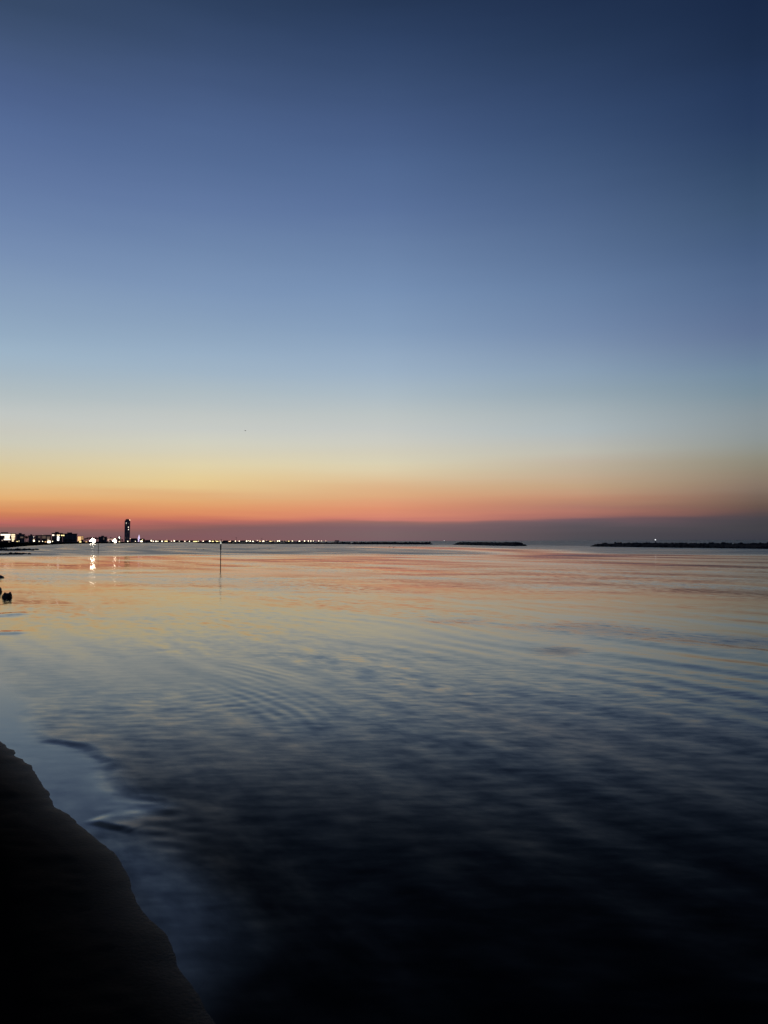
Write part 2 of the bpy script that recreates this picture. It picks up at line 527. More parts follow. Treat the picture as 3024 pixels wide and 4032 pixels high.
(b1, ends), (b2, ends2) = signed(Pw, BORE, poly_dist(Pw, BORE)), signed(Pw, BORE2, poly_dist(Pw, BORE2))
zn = 0.022 * sstep(-0.06, 0.09, b1) * np.exp(-np.maximum(b1, 0) / 0.5) * ends * (0.8 + 0.5 * vnoise(Pn, 1.6, 31)) + 0.014 * sstep(-0.05, 0.05, b2) * np.exp(-np.maximum(b2, 0) / 0.35) * ends2
PK1 = wpoly([(880, 2610), (1010, 2600), (1200, 2690), (1290, 2800), (1240, 2880), (1080, 2850), (960, 2740)])
PK2 = wpoly([(600, 2770), (800, 2720), (980, 2720), (1080, 2770), (960, 2840), (700, 2870), (560, 2850)])
m1 = soft_poly(Pn, PK1, 0.9) * (0.6 + 0.5 * vnoise(Pn, 0.8, 33)); m2 = soft_poly(Pn, PK2, 1.1) * (0.6 + 0.5 * vnoise(Pn, 0.9, 34))
ph1 = 1.8 * vnoise(Pn, 0.55, 35) + 0.7 * vnoise(Pn, 1.7, 36)
W2 = np.array((-0.64, 0.77))
rc = np.hypot(Pn[:, 0] + 11.0, Pn[:, 1] - 5.5)                  # arcs spreading from the beach
zn += 0.0034 * np.clip(m1 * 1.6, 0, 1) * np.sin(2 * math.pi * rc / 0.215 + 1.1 * ph1) * (0.55 + 0.45 * vnoise(Pn, 1.6, 37))
zn += 0.0012 * m2 * np.sin(2 * math.pi * (Pn @ W2) / 0.30 + ph1)
# rippled tongue of shallow water between the two films
RIP = wpoly([(420, 3190), (560, 3140), (700, 3170), (800, 3260), (790, 3370), (680, 3340), (540, 3270), (430, 3250)])
mr_ = soft_poly(Pn, RIP, 0.22)
rip[near] = mr_
zn += 0.0014 * mr_ * (np.sin(2 * math.pi * (Pn @ np.array((0.35, 0.94))) / 0.19 + 2.2 * vnoise(Pn, 2.1, 41)) + 0.7 * np.sin(2 * math.pi * (Pn @ np.array((-0.45, 0.9))) / 0.24 + 2 * vnoise(Pn, 2.3, 42)))
# low wavelets lapping at the left edge
for (a, bb, hgt, wd) in (((-60, 2425), (66, 2418), 0.05, 0.30), ((-60, 2494), (58, 2491), 0.03, 0.22), ((-60, 2355), (20, 2363), 0.02, 0.2)):
    L = np.array([ground(*a), ground(*bb)])
    dl = poly_dist(Pn, L)
    zn += hgt * np.exp(-(dl / wd) ** 2)
# long low swell parallel to the shore
sw = 0.010 * np.sin(2 * math.pi * (Pn @ V) / 2.3 + 2.5 * vnoise(Pn, 0.16, 51)) * (0.5 + 0.5 * vnoise(Pn, 0.21, 52))
sw += 0.004 * np.sin(2 * math.pi * (Pn @ V) / 0.85 + 2.8 * vnoise(Pn, 0.35, 53)) * (0.5 + 0.5 * vnoise(Pn, 0.5, 54))
calm = np.clip(film[near] + film2[near], 0, 1)
zn += sw * (1 - calm) * sstep(42, 12, Rr[near])
z[near] = zn

# how strongly the wind ripples the surface (slope scale) at each place
ph = math.pi
amp = 0.027 - 0.018 * sstep(44, 20, Rr) + 0.16 * sstep(13.5, 4.6, Rr) ** 1.2   # near chop, raised toward the camera to darken the water there
edge = 104 + 26 * vnoise(P, 0.011, 61) + 10 * vnoise(P, 0.04, 62)
edge = edge + 0.22 * np.maximum(P[:, 0], 0) - 0.10 * np.maximum(-P[:, 0], 0)
ruf = sstep(0, 34, Rr - edge)
amp = amp + 0.050 * ruf
# a lane of calmer water runs between the breakwater and the gauge on the right
lane = np.array([ground(1540, 2154), ground(1740, 2158), ground(1980, 2166), ground(2300, 2190)])
far_i = (Rr > 45) & (Rr < 420)
ld = poly_dist(P[far_i], lane)
lm = np.exp(-(ld / (Rr[far_i] * 0.07)) ** 2)
amp[far_i] *= 1 - 0.85 * lm
# open sea beyond the line of breakwaters
BWL = np.array([(150, 60), (100, 188), (75, 286), (38, 430), (-22, 515), (-25, 555), (-135, 680), (-260, 1040), (-330, 1500), (-380, 2400)])
sea = np.zeros(len(P))
t_y = np.interp(P[:, 1], BWL[:, 1], BWL[:, 0])
sea = sstep(-5, 30, P[:, 0] - t_y) * sstep(80, 200, Rr)
amp = amp * (1 - sea) + 0.16 * sea
# wind slicks: darker ruffled streaks
for pts, a, sft in (([(2060, 2466), (2350, 2452), (2700, 2500), (3100, 2520), (3100, 2560), (2700, 2530), (2350, 2500)], 0.050, 1.2),
                    ([(2120, 2556), (2200, 2550), (2280, 2562), (2230, 2578), (2150, 2574)], 0.11, 0.5),
                    ([(1640, 2440), (1900, 2440), (1880, 2456), (1700, 2456)], 0.03, 0.8),
                    ([(350, 2530), (900, 2560), (1250, 2590), (900, 2590), (400, 2570)], 0.010, 1.2),
                    ([(1300, 2600), (2100, 2600), (3100, 2660), (3100, 2860), (2000, 2800), (1300, 2760)], 0.018, 3.0)):
    q = np.array(wpoly(pts))
    sel = (Rr < 60)
    amp[sel] += a * soft_poly(P[sel], q, sft)
pk = np.zeros(len(P)); pk[near] = np.clip(m1 + 0.5 * m2, 0, 1)
amp *= 1 - 0.5 * pk
amp *= 1 - 0.90 * np.clip(film + 0.85 * film2, 0, 1)
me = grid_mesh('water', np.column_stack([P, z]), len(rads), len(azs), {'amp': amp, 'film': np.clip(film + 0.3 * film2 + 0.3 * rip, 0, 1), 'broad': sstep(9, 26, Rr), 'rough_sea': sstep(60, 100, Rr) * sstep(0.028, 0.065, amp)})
mw = bpy.data.materials.new('sea_water')
mw.use_nodes = True
nt = mw.node_tree
b = nt.nodes['Principled BSDF']
N = nt.nodes.new


def L(a, c):
    nt.links.new(a, c)


def nmath(op, a, c=None):
    n = N('ShaderNodeMath'); n.operation = op
    for i, v in enumerate((a, c)):
        if v is None: continue
        if isinstance(v, (int, float)): n.inputs[i].default_value = v
        else: L(v, n.inputs[i])
    return n.outputs[0]


def nvec(op, a, c=None, s=None):
    n = N('ShaderNodeVectorMath'); n.operation = op
    for i, v in enumerate((a, c)):
        if v is None: continue
        if isinstance(v, tuple): n.inputs[i].default_value = v
        else: L(v, n.inputs[i])
    if s is not None:
        if isinstance(s, (int, float)): n.inputs['Scale'].default_value = s
        else: L(s, n.inputs['Scale'])
    return n.outputs[0]


tc = N('ShaderNodeTexCoord')
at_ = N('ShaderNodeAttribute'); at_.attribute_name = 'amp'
vr = N('ShaderNodeVectorRotate'); vr.rotation_type = 'Z_AXIS'
vr.inputs['Angle'].default_value = -math.atan2(V[1], V[0])
L(tc.outputs['Object'], vr.inputs['Vector'])           # x = across the crests, y = along them


def wave(sx, sy, scale, detail, w):
    mp = N('ShaderNodeMapping'); mp.inputs['Scale'].default_value = (sx, sy, 1)
    L(vr.outputs[0], mp.inputs['Vector'])
    nz = N('ShaderNodeTexNoise'); nz.noise_dimensions = '2D'
    nz.inputs['Scale'].default_value = scale; nz.inputs['Detail'].default_value = detail; nz.inputs['Roughness'].default_value = 0.55
    L(mp.outputs[0], nz.inputs['Vector'])
    return nvec('SCALE', nvec('SUBTRACT', nz.outputs['Color'], (0.5, 0.5, 0.5)), s=w)


s1 = wave(1.0, 0.45, 3.4, 3, 3.2)
s2 = wave(1.0, 0.24, 0.85, 3, 2.2)
s3 = wave(1.0, 0.16, 0.17, 3, 2.6)
# bands of finer, steeper ripples
bm_ = N('ShaderNodeMapping'); bm_.inputs['Scale'].default_value = (1, 0.25, 1); bm_.inputs['Location'].default_value = (3.3, 1.7, 0)
L(vr.outputs[0], bm_.inputs['Vector'])
bn = N('ShaderNodeTexNoise'); bn.noise_dimensions = '2D'; bn.inputs['Scale'].default_value = 0.23; bn.inputs['Detail'].default_value = 3
L(bm_.outputs[0], bn.inputs['Vector'])
br = N('ShaderNodeMapRange'); br.interpolation_type = 'SMOOTHSTEP'
br.inputs['From Min'].default_value = 0.50; br.inputs['From Max'].default_value = 0.66; br.inputs['To Min'].default_value = 0.7; br.inputs['To Max'].default_value = 1.9
L(bn.outputs['Fac'], br.inputs['Value'])
s1 = nvec('SCALE', s1, s=br.outputs['Result'])
# a second train crossing it, its crests nearly square to the view
vr2 = N('ShaderNodeMapping'); vr2.inputs['Scale'].default_value = (0.28, 1.0, 1); vr2.inputs['Rotation'].default_value = (0, 0, 0.16)
L(tc.outputs['Object'], vr2.inputs['Vector'])
n4 = N('ShaderNodeTexNoise'); n4.noise_dimensions = '2D'; n4.inputs['Scale'].default_value = 1.35; n4.inputs['Detail'].default_value = 4
L(vr2.outputs[0], n4.inputs['Vector'])
s4 = nvec('SCALE', nvec('SUBTRACT', n4.outputs['Color'], (0.5, 0.5, 0.5)), s=2.6)
n5m = N('ShaderNodeMapping'); n5m.inputs['Scale'].default_value = (0.30, 1.0, 1); n5m.inputs['Rotation'].default_value = (0, 0, 0.06)
L(tc.outputs['Object'], n5m.inputs['Vector'])
n5 = N('ShaderNodeTexNoise'); n5.noise_dimensions = '2D'; n5.inputs['Scale'].default_value = 0.22; n5.inputs['Detail'].default_value = 3
L(n5m.outputs[0], n5.inputs['Vector'])
s5 = nvec('MULTIPLY', nvec('SUBTRACT', n5.outputs['Color'], (0.5, 0.5, 0.5)), (1.0, 6.0, 0.0))
n6m = N('ShaderNodeMapping'); n6m.inputs['Scale'].default_value = (0.38, 1.0, 1); n6m.inputs['Rotation'].default_value = (0, 0, 0.30)
L(tc.outputs['Object'], n6m.inputs['Vector'])
n6 = N('ShaderNodeTexNoise'); n6.noise_dimensions = '2D'; n6.inputs['Scale'].default_value = 6.5; n6.inputs['Detail'].default_value = 3
L(n6m.outputs[0], n6.inputs['Vector'])
s6 = nvec('SCALE', nvec('SUBTRACT', n6.outputs['Color'], (0.5, 0.5, 0.5)), s=3.4)
ab = N('ShaderNodeAttribute'); ab.attribute_name = 'broad'
big = nvec('SCALE', nvec('ADD', s3, s5), s=nmath('ADD', nmath('MULTIPLY', ab.outputs['Fac'], 0.85), 0.15))
mid = nvec('SCALE', nvec('ADD', s2, s4), s=nmath('ADD', nmath('MULTIPLY', ab.outputs['Fac'], 0.35), 0.32))
tot = nvec('ADD', nvec('ADD', nvec('ADD', s1, s6), mid), big)
tot = nvec('MULTIPLY', tot, (1.0, 0.75, 0.0))
# streaky variation of the ripple strength
pn = N('ShaderNodeTexNoise'); pn.noise_dimensions = '2D'; pn.inputs['Scale'].default_value = 0.16; pn.inputs['Detail'].default_value = 4
pm = N('ShaderNodeMapping'); pm.inputs['Scale'].default_value = (1, 0.2, 1)
L(vr.outputs[0], pm.inputs['Vector']); L(pm.outputs[0], pn.inputs['Vector'])
pr = N('ShaderNodeMapRange'); pr.inputs['From Min'].default_value = 0.32; pr.inputs['From Max'].default_value = 0.68
pr.inputs['To Min'].default_value = 0.35; pr.inputs['To Max'].default_value = 1.65
L(pn.outputs['Fac'], pr.inputs['Value'])
amp_s = nmath('MULTIPLY', at_.outputs['Fac'], pr.outputs['Result'])
slope = nvec('SCALE', tot, s=nmath('MINIMUM', amp_s, 0.036))
vb = N('ShaderNodeVectorRotate'); vb.rotation_type = 'Z_AXIS'; vb.inputs['Angle'].default_value = math.atan2(V[1], V[0])
L(slope, vb.inputs['Vector'])
ge = N('ShaderNodeNewGeometry')
nn = nvec('NORMALIZE', nvec('ADD', ge.outputs['Normal'], vb.outputs[0]))
gl = N('ShaderNodeBsdfAnisotropic'); gl.distribution = 'BECKMANN'
gl.inputs['Color'].default_value = (1, 1, 1, 1)
fr = N('ShaderNodeFresnel')
df = N('ShaderNodeBsdfDiffuse')
ms = N('ShaderNodeMixShader')
L(nn, gl.inputs['Normal']); L(nn, fr.inputs['Normal'])
L(fr.outputs[0], ms.inputs[0]); L(df.outputs[0], ms.inputs[1]); L(gl.outputs[0], ms.inputs[2])
L(ms.outputs[0], nt.nodes['Material Output'].inputs['Surface'])
rs = N('ShaderNodeAttribute'); rs.attribute_name = 'rough_sea'
ms2 = N('ShaderNodeMixShader')
b.inputs['Base Color'].default_value = (0.003, 0.004, 0.006, 1); b.inputs['IOR'].default_value = 1.33
L(nn, b.inputs['Normal'])
L(nmath('SQRT', nmath('MULTIPLY', amp_s, 1.1)), b.inputs['Roughness'])
L(rs.outputs['Fac'], ms2.inputs[0]); L(ms.outputs[0], ms2.inputs[1]); L(b.outputs[0], ms2.inputs[2])
L(ms2.outputs[0], nt.nodes['Material Output'].inputs['Surface'])
L(nmath('SQRT', nmath('MULTIPLY', amp_s, 0.85)), gl.inputs['Roughness'])
fa = N('ShaderNodeAttribute'); fa.attribute_name = 'film'
# index lowered as amp rises, to put a dark falloff into the near water
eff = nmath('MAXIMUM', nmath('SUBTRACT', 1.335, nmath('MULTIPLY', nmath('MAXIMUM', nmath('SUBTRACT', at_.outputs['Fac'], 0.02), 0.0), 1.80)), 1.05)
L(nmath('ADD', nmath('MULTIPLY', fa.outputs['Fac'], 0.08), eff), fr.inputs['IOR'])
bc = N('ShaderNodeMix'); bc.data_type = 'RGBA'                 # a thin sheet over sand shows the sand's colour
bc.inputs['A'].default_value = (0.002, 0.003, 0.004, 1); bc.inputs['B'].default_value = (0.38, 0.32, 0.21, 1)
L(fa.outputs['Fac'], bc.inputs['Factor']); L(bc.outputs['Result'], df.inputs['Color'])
me.materials.append(mw)
water = bpy.data.objects.new('water', me)
C.objects.link(water)
tag(water, kind='structure')


# ------------------------------------------------------------------ rubble breakwaters and groynes
def rubble(name, pts, hgt, width, n, size, label, cat, group=None, taper=None):
    pts = np.array(pts, float)
    seg = np.linalg.norm(np.diff(pts, axis=0), axis=1)
    s = np.concatenate([[0], np.cumsum(seg)]); tot = s[-1]
    org = Vector((pts[0][0], pts[0][1], 0))
    bm = bmesh.new()
    rnd = random.Random(hash(label) % 1000 if False else len(label) * 7 + n)

    def pos(t):
        x = np.interp(t, s, pts[:, 0]); y = np.interp(t, s, pts[:, 1])
        x2 = np.interp(min(t + 1, tot), s, pts[:, 0]); y2 = np.interp(min(t + 1, tot), s, pts[:, 1])
        x1 = np.interp(max(t - 1, 0), s, pts[:, 0]); y1 = np.interp(max(t - 1, 0), s, pts[:, 1])
        d = Vector((x2 - x1, y2 - y1, 0)).normalized()
        nrm = Vector((-d.y, d.x, 0))
        if nrm.y < 0: nrm = -nrm
        return Vector((x, y, 0)), d, nrm

    def prof(t):
        k = min(1.0, min(t, tot - t) / (3.0 * size) + 0.15)
        if taper: k *= taper(t / tot)
        return hgt * k * (1 + 0.16 * mnoise.noise(Vector((t * 0.13, n, 0))) + 0.10 * mnoise.noise(Vector((t * 0.5, n, 3))))
    # core
    k = max(6, int(tot / 2.0)); rows = []
    for i in range(k + 1):
        t = tot * i / k
        p, d, nr = pos(t); h = prof(t) * 0.72; w = width * (0.4 + 0.6 * h / hgt)
        rows.append([bm.verts.new(p - org + nr * (o * w) + Vector((0, 0, zz))) for o, zz in ((0.02, -0.6), (0.2, h), (0.75, h), (1.0, -0.6))])
    for r0, r1 in zip(rows[:-1], rows[1:]):
        for j in range(3):
            bm.faces.new((r0[j], r0[j + 1], r1[j + 1], r1[j]))
    bm.faces.new(rows[0][::-1]); bm.faces.new(rows[-1])
    for i in range(n):
        t = rnd.random() * tot
        p, d, nr = pos(t); h = prof(t)
        o = rnd.random() ** 1.3
        sz = size * rnd.uniform(0.45, 1.0)
        zt = h * (o / 0.25 if o < 0.25 else (1.0 if o < 0.7 else (1 - o) / 0.3)) - sz * 0.33
        zt = min(zt, h - sz * 0.4)
        c = p - org + nr * (o * width * (0.5 + 0.5 * h / hgt)) + Vector((0, 0, max(zt, -0.15)))
        r = bmesh.ops.create_icosphere(bm, subdivisions=1, radius=1.0)
        rot = Matrix.Rotation(rnd.uniform(0, 6.28), 3, Vector((rnd.random() - .5, rnd.random() - .5, rnd.random())).normalized())
        sx, sy, sz_ = sz * rnd.uniform(.45, .7), sz * rnd.uniform(.35, .6), sz * rnd.uniform(.25, .42)
        for v in r['verts']:
            kk = 1 + 0.3 * mnoise.noise(v.co * 1.4 + Vector((i, n, 0)))
            q = rot @ Vector((v.co.x * sx * kk, v.co.y * sy * kk, v.co.z * sz_ * kk))
            v.co = q + c
    o = obj(name, bm, 'rock')
    o.location = org
    return tag(o, label, cat, group)


BG = 'rubble breakwaters offshore'
rubble('breakwater', [(75, 282), (84.9, 245), (98, 196), (112, 140)], 1.45, 7, 620, 1.5, 'long low rubble breakwater at right, with the white beacon light standing on it', 'breakwater', BG)
rubble('breakwater', [(38, 427), (53.4, 314)], 1.5, 7, 420, 1.5, 'short dark rubble breakwater with clear sea at both ends, left of the beacon', 'breakwater', BG)
rubble('breakwater', [(-24.5, 512), (27, 463)], 1.55, 8, 330, 1.7, 'thin dark rubble breakwater just right of the last town lights', 'breakwater', BG)
rubble('breakwater', [(-252, 1025), (-135, 666), (-25.5, 547)], 1.55, 9, 700, 1.9, 'very long flat breakwater in front of the far town lights', 'breakwater', BG)
gA = [ground(30, 2181), ground(12, 2184), (-70.5, 121), (-82, 128)]
rubble('rock_groyne', gA, 0.45, 6, 120, 1.0, 'small dark rock groyne at the left edge, nearer of the two spits', 'groyne', 'rock groynes on the left shore', lambda u: min(1, 0.25 + 1.6 * u))
gB = [ground(88, 2163.5), ground(50, 2166), ground(0, 2168.5), (-118, 196)]
rubble('rock_groyne', gB, 0.62, 8, 150, 1.2, 'long pointed dark groyne on the left shore, farther of the two spits', 'groyne', 'rock groynes on the left shore', lambda u: min(1, 0.2 + 1.1 * u))

# shore rocks at the left edge
for (pa, pb, yb, hh, lab) in ((-24, 28, 2275, 0.15, 'flat dark rock in the water at the left edge, farthest of three'),
                              (-22, 13, 2331, 0.25, 'dark upright rock cut by the left edge, middle one of three'),
                              (10, 46, 2352, 0.23, 'dark blocky rock standing in the water, nearest of three at left')):
    x0, y0 = ground(pa, yb); x1, _ = ground(pb, yb)
    bm = bmesh.new()
    w = (x1 - x0) / 2
    rnd = random.Random(pb)
    for n_ in range(5):                                        # one boulder heap worn into lumps
        cx, cy = rnd.uniform(-0.4, 0.4) * w, rnd.uniform(-0.3, 0.3) * w
        rr0 = rnd.uniform(0.45, 0.75)
        hz = hh * rnd.uniform(0.6, 1.0) * (1.0 - 0.5 * abs(cx) / w)
        r = bmesh.ops.create_icosphere(bm, subdivisions=2, radius=1.0)
        for v in r['verts']:
            kk = 1 + 0.5 * mnoise.noise(v.co * 1.6 + Vector((pa, n_, 0))) + 0.22 * mnoise.noise(v.co * 4.2 + Vector((n_, pb, 0)))
            v.co = Vector((cx + v.co.x * w * rr0 * kk, cy + v.co.y * w * rr0 * kk, (v.co.z * kk + 0.15 * v.co.x) * hz))
    o = obj('shore_rock', bm, 'wet_rock')
    o.location = ((x0 + x1) / 2, y0, 0.0)
    tag(o, lab, 'rock', 'rocks at the left edge')

# ------------------------------------------------------------------ marker poles, buoys, beacon
PG = 'marker poles standing in the water'


def marker(px, ybase, ytop, lean, label, kind):
    x, y = ground(px, ybase)
    h = (ybase - ytop) * y / F
    t = thing('marker_pole', (x, y, 0), label, 'pole', PG)
    if kind == 'cone':
        hs, hc = h * 0.70, h * 0.90
        obj('shaft', tube(bmesh.new(), (0, 0, -0.8), (lean * hs, 0, hs), 0.034, 0.030), 'pole_paint', t, True)
        obj('sleeve', tube(bmesh.new(), (lean * hs, 0, hs), (lean * hc, 0, hc), 0.052, 0.062), 'sleeve', t, True)
        obj('cone_cap', tube(bmesh.new(), (lean * hc, 0, hc + 0.004), (lean * h, 0, h + 0.03), 0.064, 0.012), 'cone_glow', t, True)  # emission added so the white cap shows bright
    else:
        obj('shaft', tube(bmesh.new(), (0, 0, -0.8), (lean * h, 0, h - 0.25), 0.055, 0.05), 'pole_paint', t, True)
        bm = bmesh.new(); ball(bm, (lean * h, 0, h - 0.1), 0.14, 0.14, 0.19)
        obj('top_mark', bm, 'black_float', t, True)
    return t


marker(868, 2243, 2131.0, 0.006, 'tall thin marker pole with a bright white cone tip above the peach water', 'cone')
marker(387, 2176, 2134.5, 0.0, 'thin dark marker pole with a black top mark, just right of the brightest floodlight', 'ball')

for i, (px, py, lab) in enumerate(((318, 2149, 'tiny dark buoy near the shore under the peach lit building'),
                                   (774, 2163, 'tiny dark buoy left of the cone tipped pole, farther left of two'),
                                   (802, 2166, 'tiny dark buoy left of the cone tipped pole, nearer to it of two'),
                                   (1020, 2160, 'tiny dark buoy right of the cone tipped pole, first of two'),
                                   (1060, 2163, 'tiny dark buoy right of the cone tipped pole, second of two'),
                                   (1248, 2161, 'lone tiny dark buoy in front of the end of the long breakwater'),
                                   (1534, 2154, 'tiny dark buoy off the thin breakwater, left of a close pair'),
                                   (1550, 2157, 'tiny dark buoy off the thin breakwater, right of a close pair'))):
    x, y = ground(px, py)
    t = thing('buoy', (x, y, 0), lab, 'buoy', 'small buoys on the water')
    k = y / F * 1.6
    bm = bmesh.new(); ball(bm, (0, 0, k * 0.5), k, k, k * 0.9)
    obj('float', bm, 'black_float', t, True)
    obj('stem', tube(bmesh.new(), (0, 0, k), (0, 0, k * 2.6), k * 0.22, k * 0.16, 8), 'black_float', t, True)

t = thing('beacon', (86.6, 245.6, 0.95), 'white beacon light on a short post on the right breakwater', 'beacon')
obj('base', tube(bmesh.new(), (0, 0, -0.6), (0, 0, 0.18), 0.42, 0.36), 'concrete_dark', t)
obj('post', tube(bmesh.new(), (0, 0, 0.18), (0, 0, 1.22), 0.11, 0.085), 'steel', t, True)
bm = bmesh.new(); tube(bm, (0, 0, 1.22), (0, 0, 1.27), 0.20, 0.20); 
obj('gallery', bm, 'steel', t)
bm = bmesh.new(); ball(bm, (0, 0, 1.46), 0.19, 0.19, 0.19)
obj('lamp', bm, 'beacon_lamp', t, True)
obj('lamp_cap', tube(bmesh.new(), (0, 0, 1.69), (0, 0, 1.76), 0.14, 0.05), 'steel', t, True)

# boat on the horizon
p = at(1750, 2129, 2600)
t = thing('motor_boat', (p.x, p.y, 0), 'distant white boat with a bright mast light on the sea horizon', 'boat')
bm = bmesh.new()
sec = [(-4.0, 0.9, 0.8), (-1, 1.3, 0.9), (2, 1.1, 1.1), (4.5, 0.08, 1.5)]
rows = [[bm.verts.new((x, -w, h)), ] + [bm.verts.new((x, -w * 0.6, -0.3)), bm.verts.new((x, w * 0.6, -0.3)), bm.verts.new((x, w, h))] for x, w, h in sec]
for a, c in zip(rows[:-1], rows[1:]):
    for j in range(3): bm.faces.new((a[j], a[j + 1], c[j + 1], c[j]))
    bm.faces.new((a[3], a[0], c[0], c[3]))
bm.faces.new(rows[0]); bm.faces.new(rows[-1][::-1])
obj('hull', bm, 'plaster_dark', t)
obj('cabin', B(-1.8, 1.2, -0.8, 0.8, 0.95, 2.2), 'hull_white', t)
obj('mast', tube(bmesh.new(), (-0.5, 0, 2.2), (-0.5, 0, 3.4), 0.08, 0.06, 8), 'steel', t)
bm = bmesh.new(); ball(bm, (-0.5, 0, 2.7), 0.8, 0.8, 0.55)
obj('mast_light', bm, 'win_white', t, True)

# bird in the sky
p = at(966, 1696, 260)
bm = bmesh.new()
ball(bm, (0, 0, 0), 0.30, 0.09, 0.08)
for s in (-1, 1):
    w = [bm.verts.new(c) for c in ((0.12, s * 0.05, 0.04), (0.16, s * 0.34, 0.13), (-0.06, s * 0.62, 0.02), (-0.12, s * 0.30, 0.10), (-0.10, s * 0.05, 0.04))]
    bm.faces.new(w if s > 0 else w[::-1])
    lo = [bm.verts.new(v.co - Vector((0, 0, 0.02))) for v in w]
    bm.faces.new(lo[::-1] if s > 0 else lo)
    for j in range(5): bm.faces.new((w[j], lo[j], lo[(j + 1) % 5], w[(j + 1) % 5]))
bird = obj('bird', bm, 'feather')
bird.location = p; bird.rotation_euler = (0.2, 0.1, 0.4)
tag(bird, 'tiny grey bird flying alone in the pale sky', 'bird')


# ------------------------------------------------------------------ buildings
GZ = 1.2


def horizon(px):
    return 2133.0 - 0.002 * px


def building(name, px0, px1, ytop, D, label, cat='building', group=None, wall='plaster_grey', depth=12.0, lit=(), floors=0, cols=0, balcony=None, roof_over=0.5, roof='roof_dark', parapet=0.6, dark=True, extra=None):
    """a flat-roofed block facing the camera; lit = [(px0,px1,y0,y1,material)]"""
    pc = at((px0 + px1) / 2, 2133, D)
    rz = -math.atan2(pc.x, pc.y)
    sc_ = math.hypot(pc.x, pc.y) / D * D / F * math.cos(math.atan2(pc.x, pc.y)) ** 0  # metres per photo pixel
    mpp = D / F / math.cos(math.atan2(pc.x, pc.y))
    w = (px1 - px0) * D / F * math.cos(math.atan2(pc.x, pc.y))
    htop = CAM.z + (horizon((px0 + px1) / 2) - ytop) * D / F - GZ
    t = thing(name, (pc.x, pc.y, GZ), label, cat, group, rz)
    X = lambda px: ((px - px0) / (px1 - px0) - 0.5) * w
    Z = lambda py: CAM.z + (horizon((px0 + px1) / 2) - py) * D / F - GZ
    obj('wall', B(-w / 2, w / 2, 0, depth, -1.0, htop - parapet), wall, t)
    obj('roof', B(-w / 2 - roof_over, w / 2 + roof_over, -roof_over, depth + roof_over, htop - parapet, htop), roof, t)
    used = []
    for (a, c, y0, y1, mt) in lit:
        f = obj('window', B(X(a), X(c), -0.09, 0.02, Z(y1), Z(y0)), mt, t)  # lit panes; some panels glow in place of a floodlit wall
        used.append((X(a), X(c), Z(y1), Z(y0)))
    if floors and dark:
        fh = (htop - parapet) / floors
        for i in range(floors):
            for j in range(cols):
                cx = -w / 2 + (j + 0.5) * w / cols
                x0, x1, z0, z1 = cx - w / cols * 0.28, cx + w / cols * 0.28, i * fh + fh * 0.3, i * fh + fh * 0.82
                if any(x0 < u[1] and x1 > u[0] and z0 < u[3] and z1 > u[2] for u in used): continue
                obj('window', B(x0, x1, -0.06, 0.02, z0, z1), 'pane_dark', t)
    if balcony:
        fh = (htop - parapet) / floors
        for i in range(1, floors):
            x0, x1, outw = X(balcony[0]), X(balcony[1]), balcony[2]
            obj('balcony', B(x0, x1, -outw, -0.12, i * fh - 0.14, i * fh + balcony[3]), balcony[4], t)
    if extra: extra(t, X, Z, w, htop, depth)
    return t


HG = 'hotel blocks along the left shore'


def rooftop(t, X, Z, w, htop, depth):
    obj('lift_house', B(-w * 0.2, w * 0.15, depth * 0.3, depth * 0.7, htop, htop + 1.6), 'plaster_dark', t)


building('hotel', -22, 61, 2100.5, 1000, 'brightly lit hotel block at the left edge with cream glowing floors', 'hotel', HG, 'plaster_red', 14,  # glowing panels stand in for the lit facade
         lit=[(2, 41, 2103, 2108.5, 'glow_cream'), (44, 59, 2103, 2108.5, 'glow_yellow'), (18, 38, 2110, 2114.5, 'glow_cream'), (44, 59, 2110, 2114.5, 'glow_yellow'),
              (18, 38, 2116, 2120, 'glow_cream'), (45, 58, 2116, 2120.5, 'glow_yellow'), (15, 41, 2121.5, 2126.5, 'glow_cream'), (46, 57, 2122, 2126.5, 'glow_yellow'), (47, 54, 2127.5, 2132, 'glow_yellow'),
              (6, 12, 2126, 2129.5, 'win_mid'), (34, 37, 2132, 2143 - 8, 'win_mid')],
         floors=5, cols=8, balcony=(38.5, 44, 1.4, 0.25, 'plaster_brown'), extra=rooftop)
building('hotel', 62.5, 97, 2103, 1060, 'dim brown hotel right beside the brightly lit one, two warm ground lamps', 'hotel', HG, 'plaster_grey', 12,
         lit=[(65, 70.5, 2126.5, 2133, 'lamp_yellow'), (73, 77, 2127, 2132, 'glow_yellow'), (80, 96, 2112, 2119, 'win_dim')], floors=4, cols=5, balcony=(63, 97, 1.2, 0.5, 'plaster_dark'), extra=rooftop)
building('hotel', 112, 134, 2108, 1080, 'low grey hotel with a slim lit stair window, left of the dark tree gap', 'hotel', HG, 'plaster_grey', 12,
         lit=[(133 - 1.5, 133.5, 2112, 2115.5, 'glow_cream'), (131.8, 133.4, 2117, 2124, 'win_mid')], floors=4, cols=4, extra=rooftop)
building('hotel', 139, 161, 2107, 1120, 'plain brown apartment house with dark windows and no lit floor', 'apartments', HG, 'plaster_brown', 12, floors=4, cols=5, balcony=(140, 160, 1.2, 0.4, 'plaster_brown'),
         lit=[(150, 158, 2112, 2118, 'win_dim')])
building('hotel', 162, 201, 2106, 1130, 'amber tinted apartment house with a small pink lamp on its roof edge', 'apartments', HG, 'plaster_brown', 12, floors=4, cols=7, balcony=(163, 200, 1.2, 0.4, 'plaster_brown'),
         lit=[(164, 170, 2105.2, 2107.2, 'win_pink'), (166, 180, 2110, 2120, 'win_dim'), (184, 197, 2112, 2121, 'win_dim'), (186, 194, 2122, 2127, 'win_mid')])
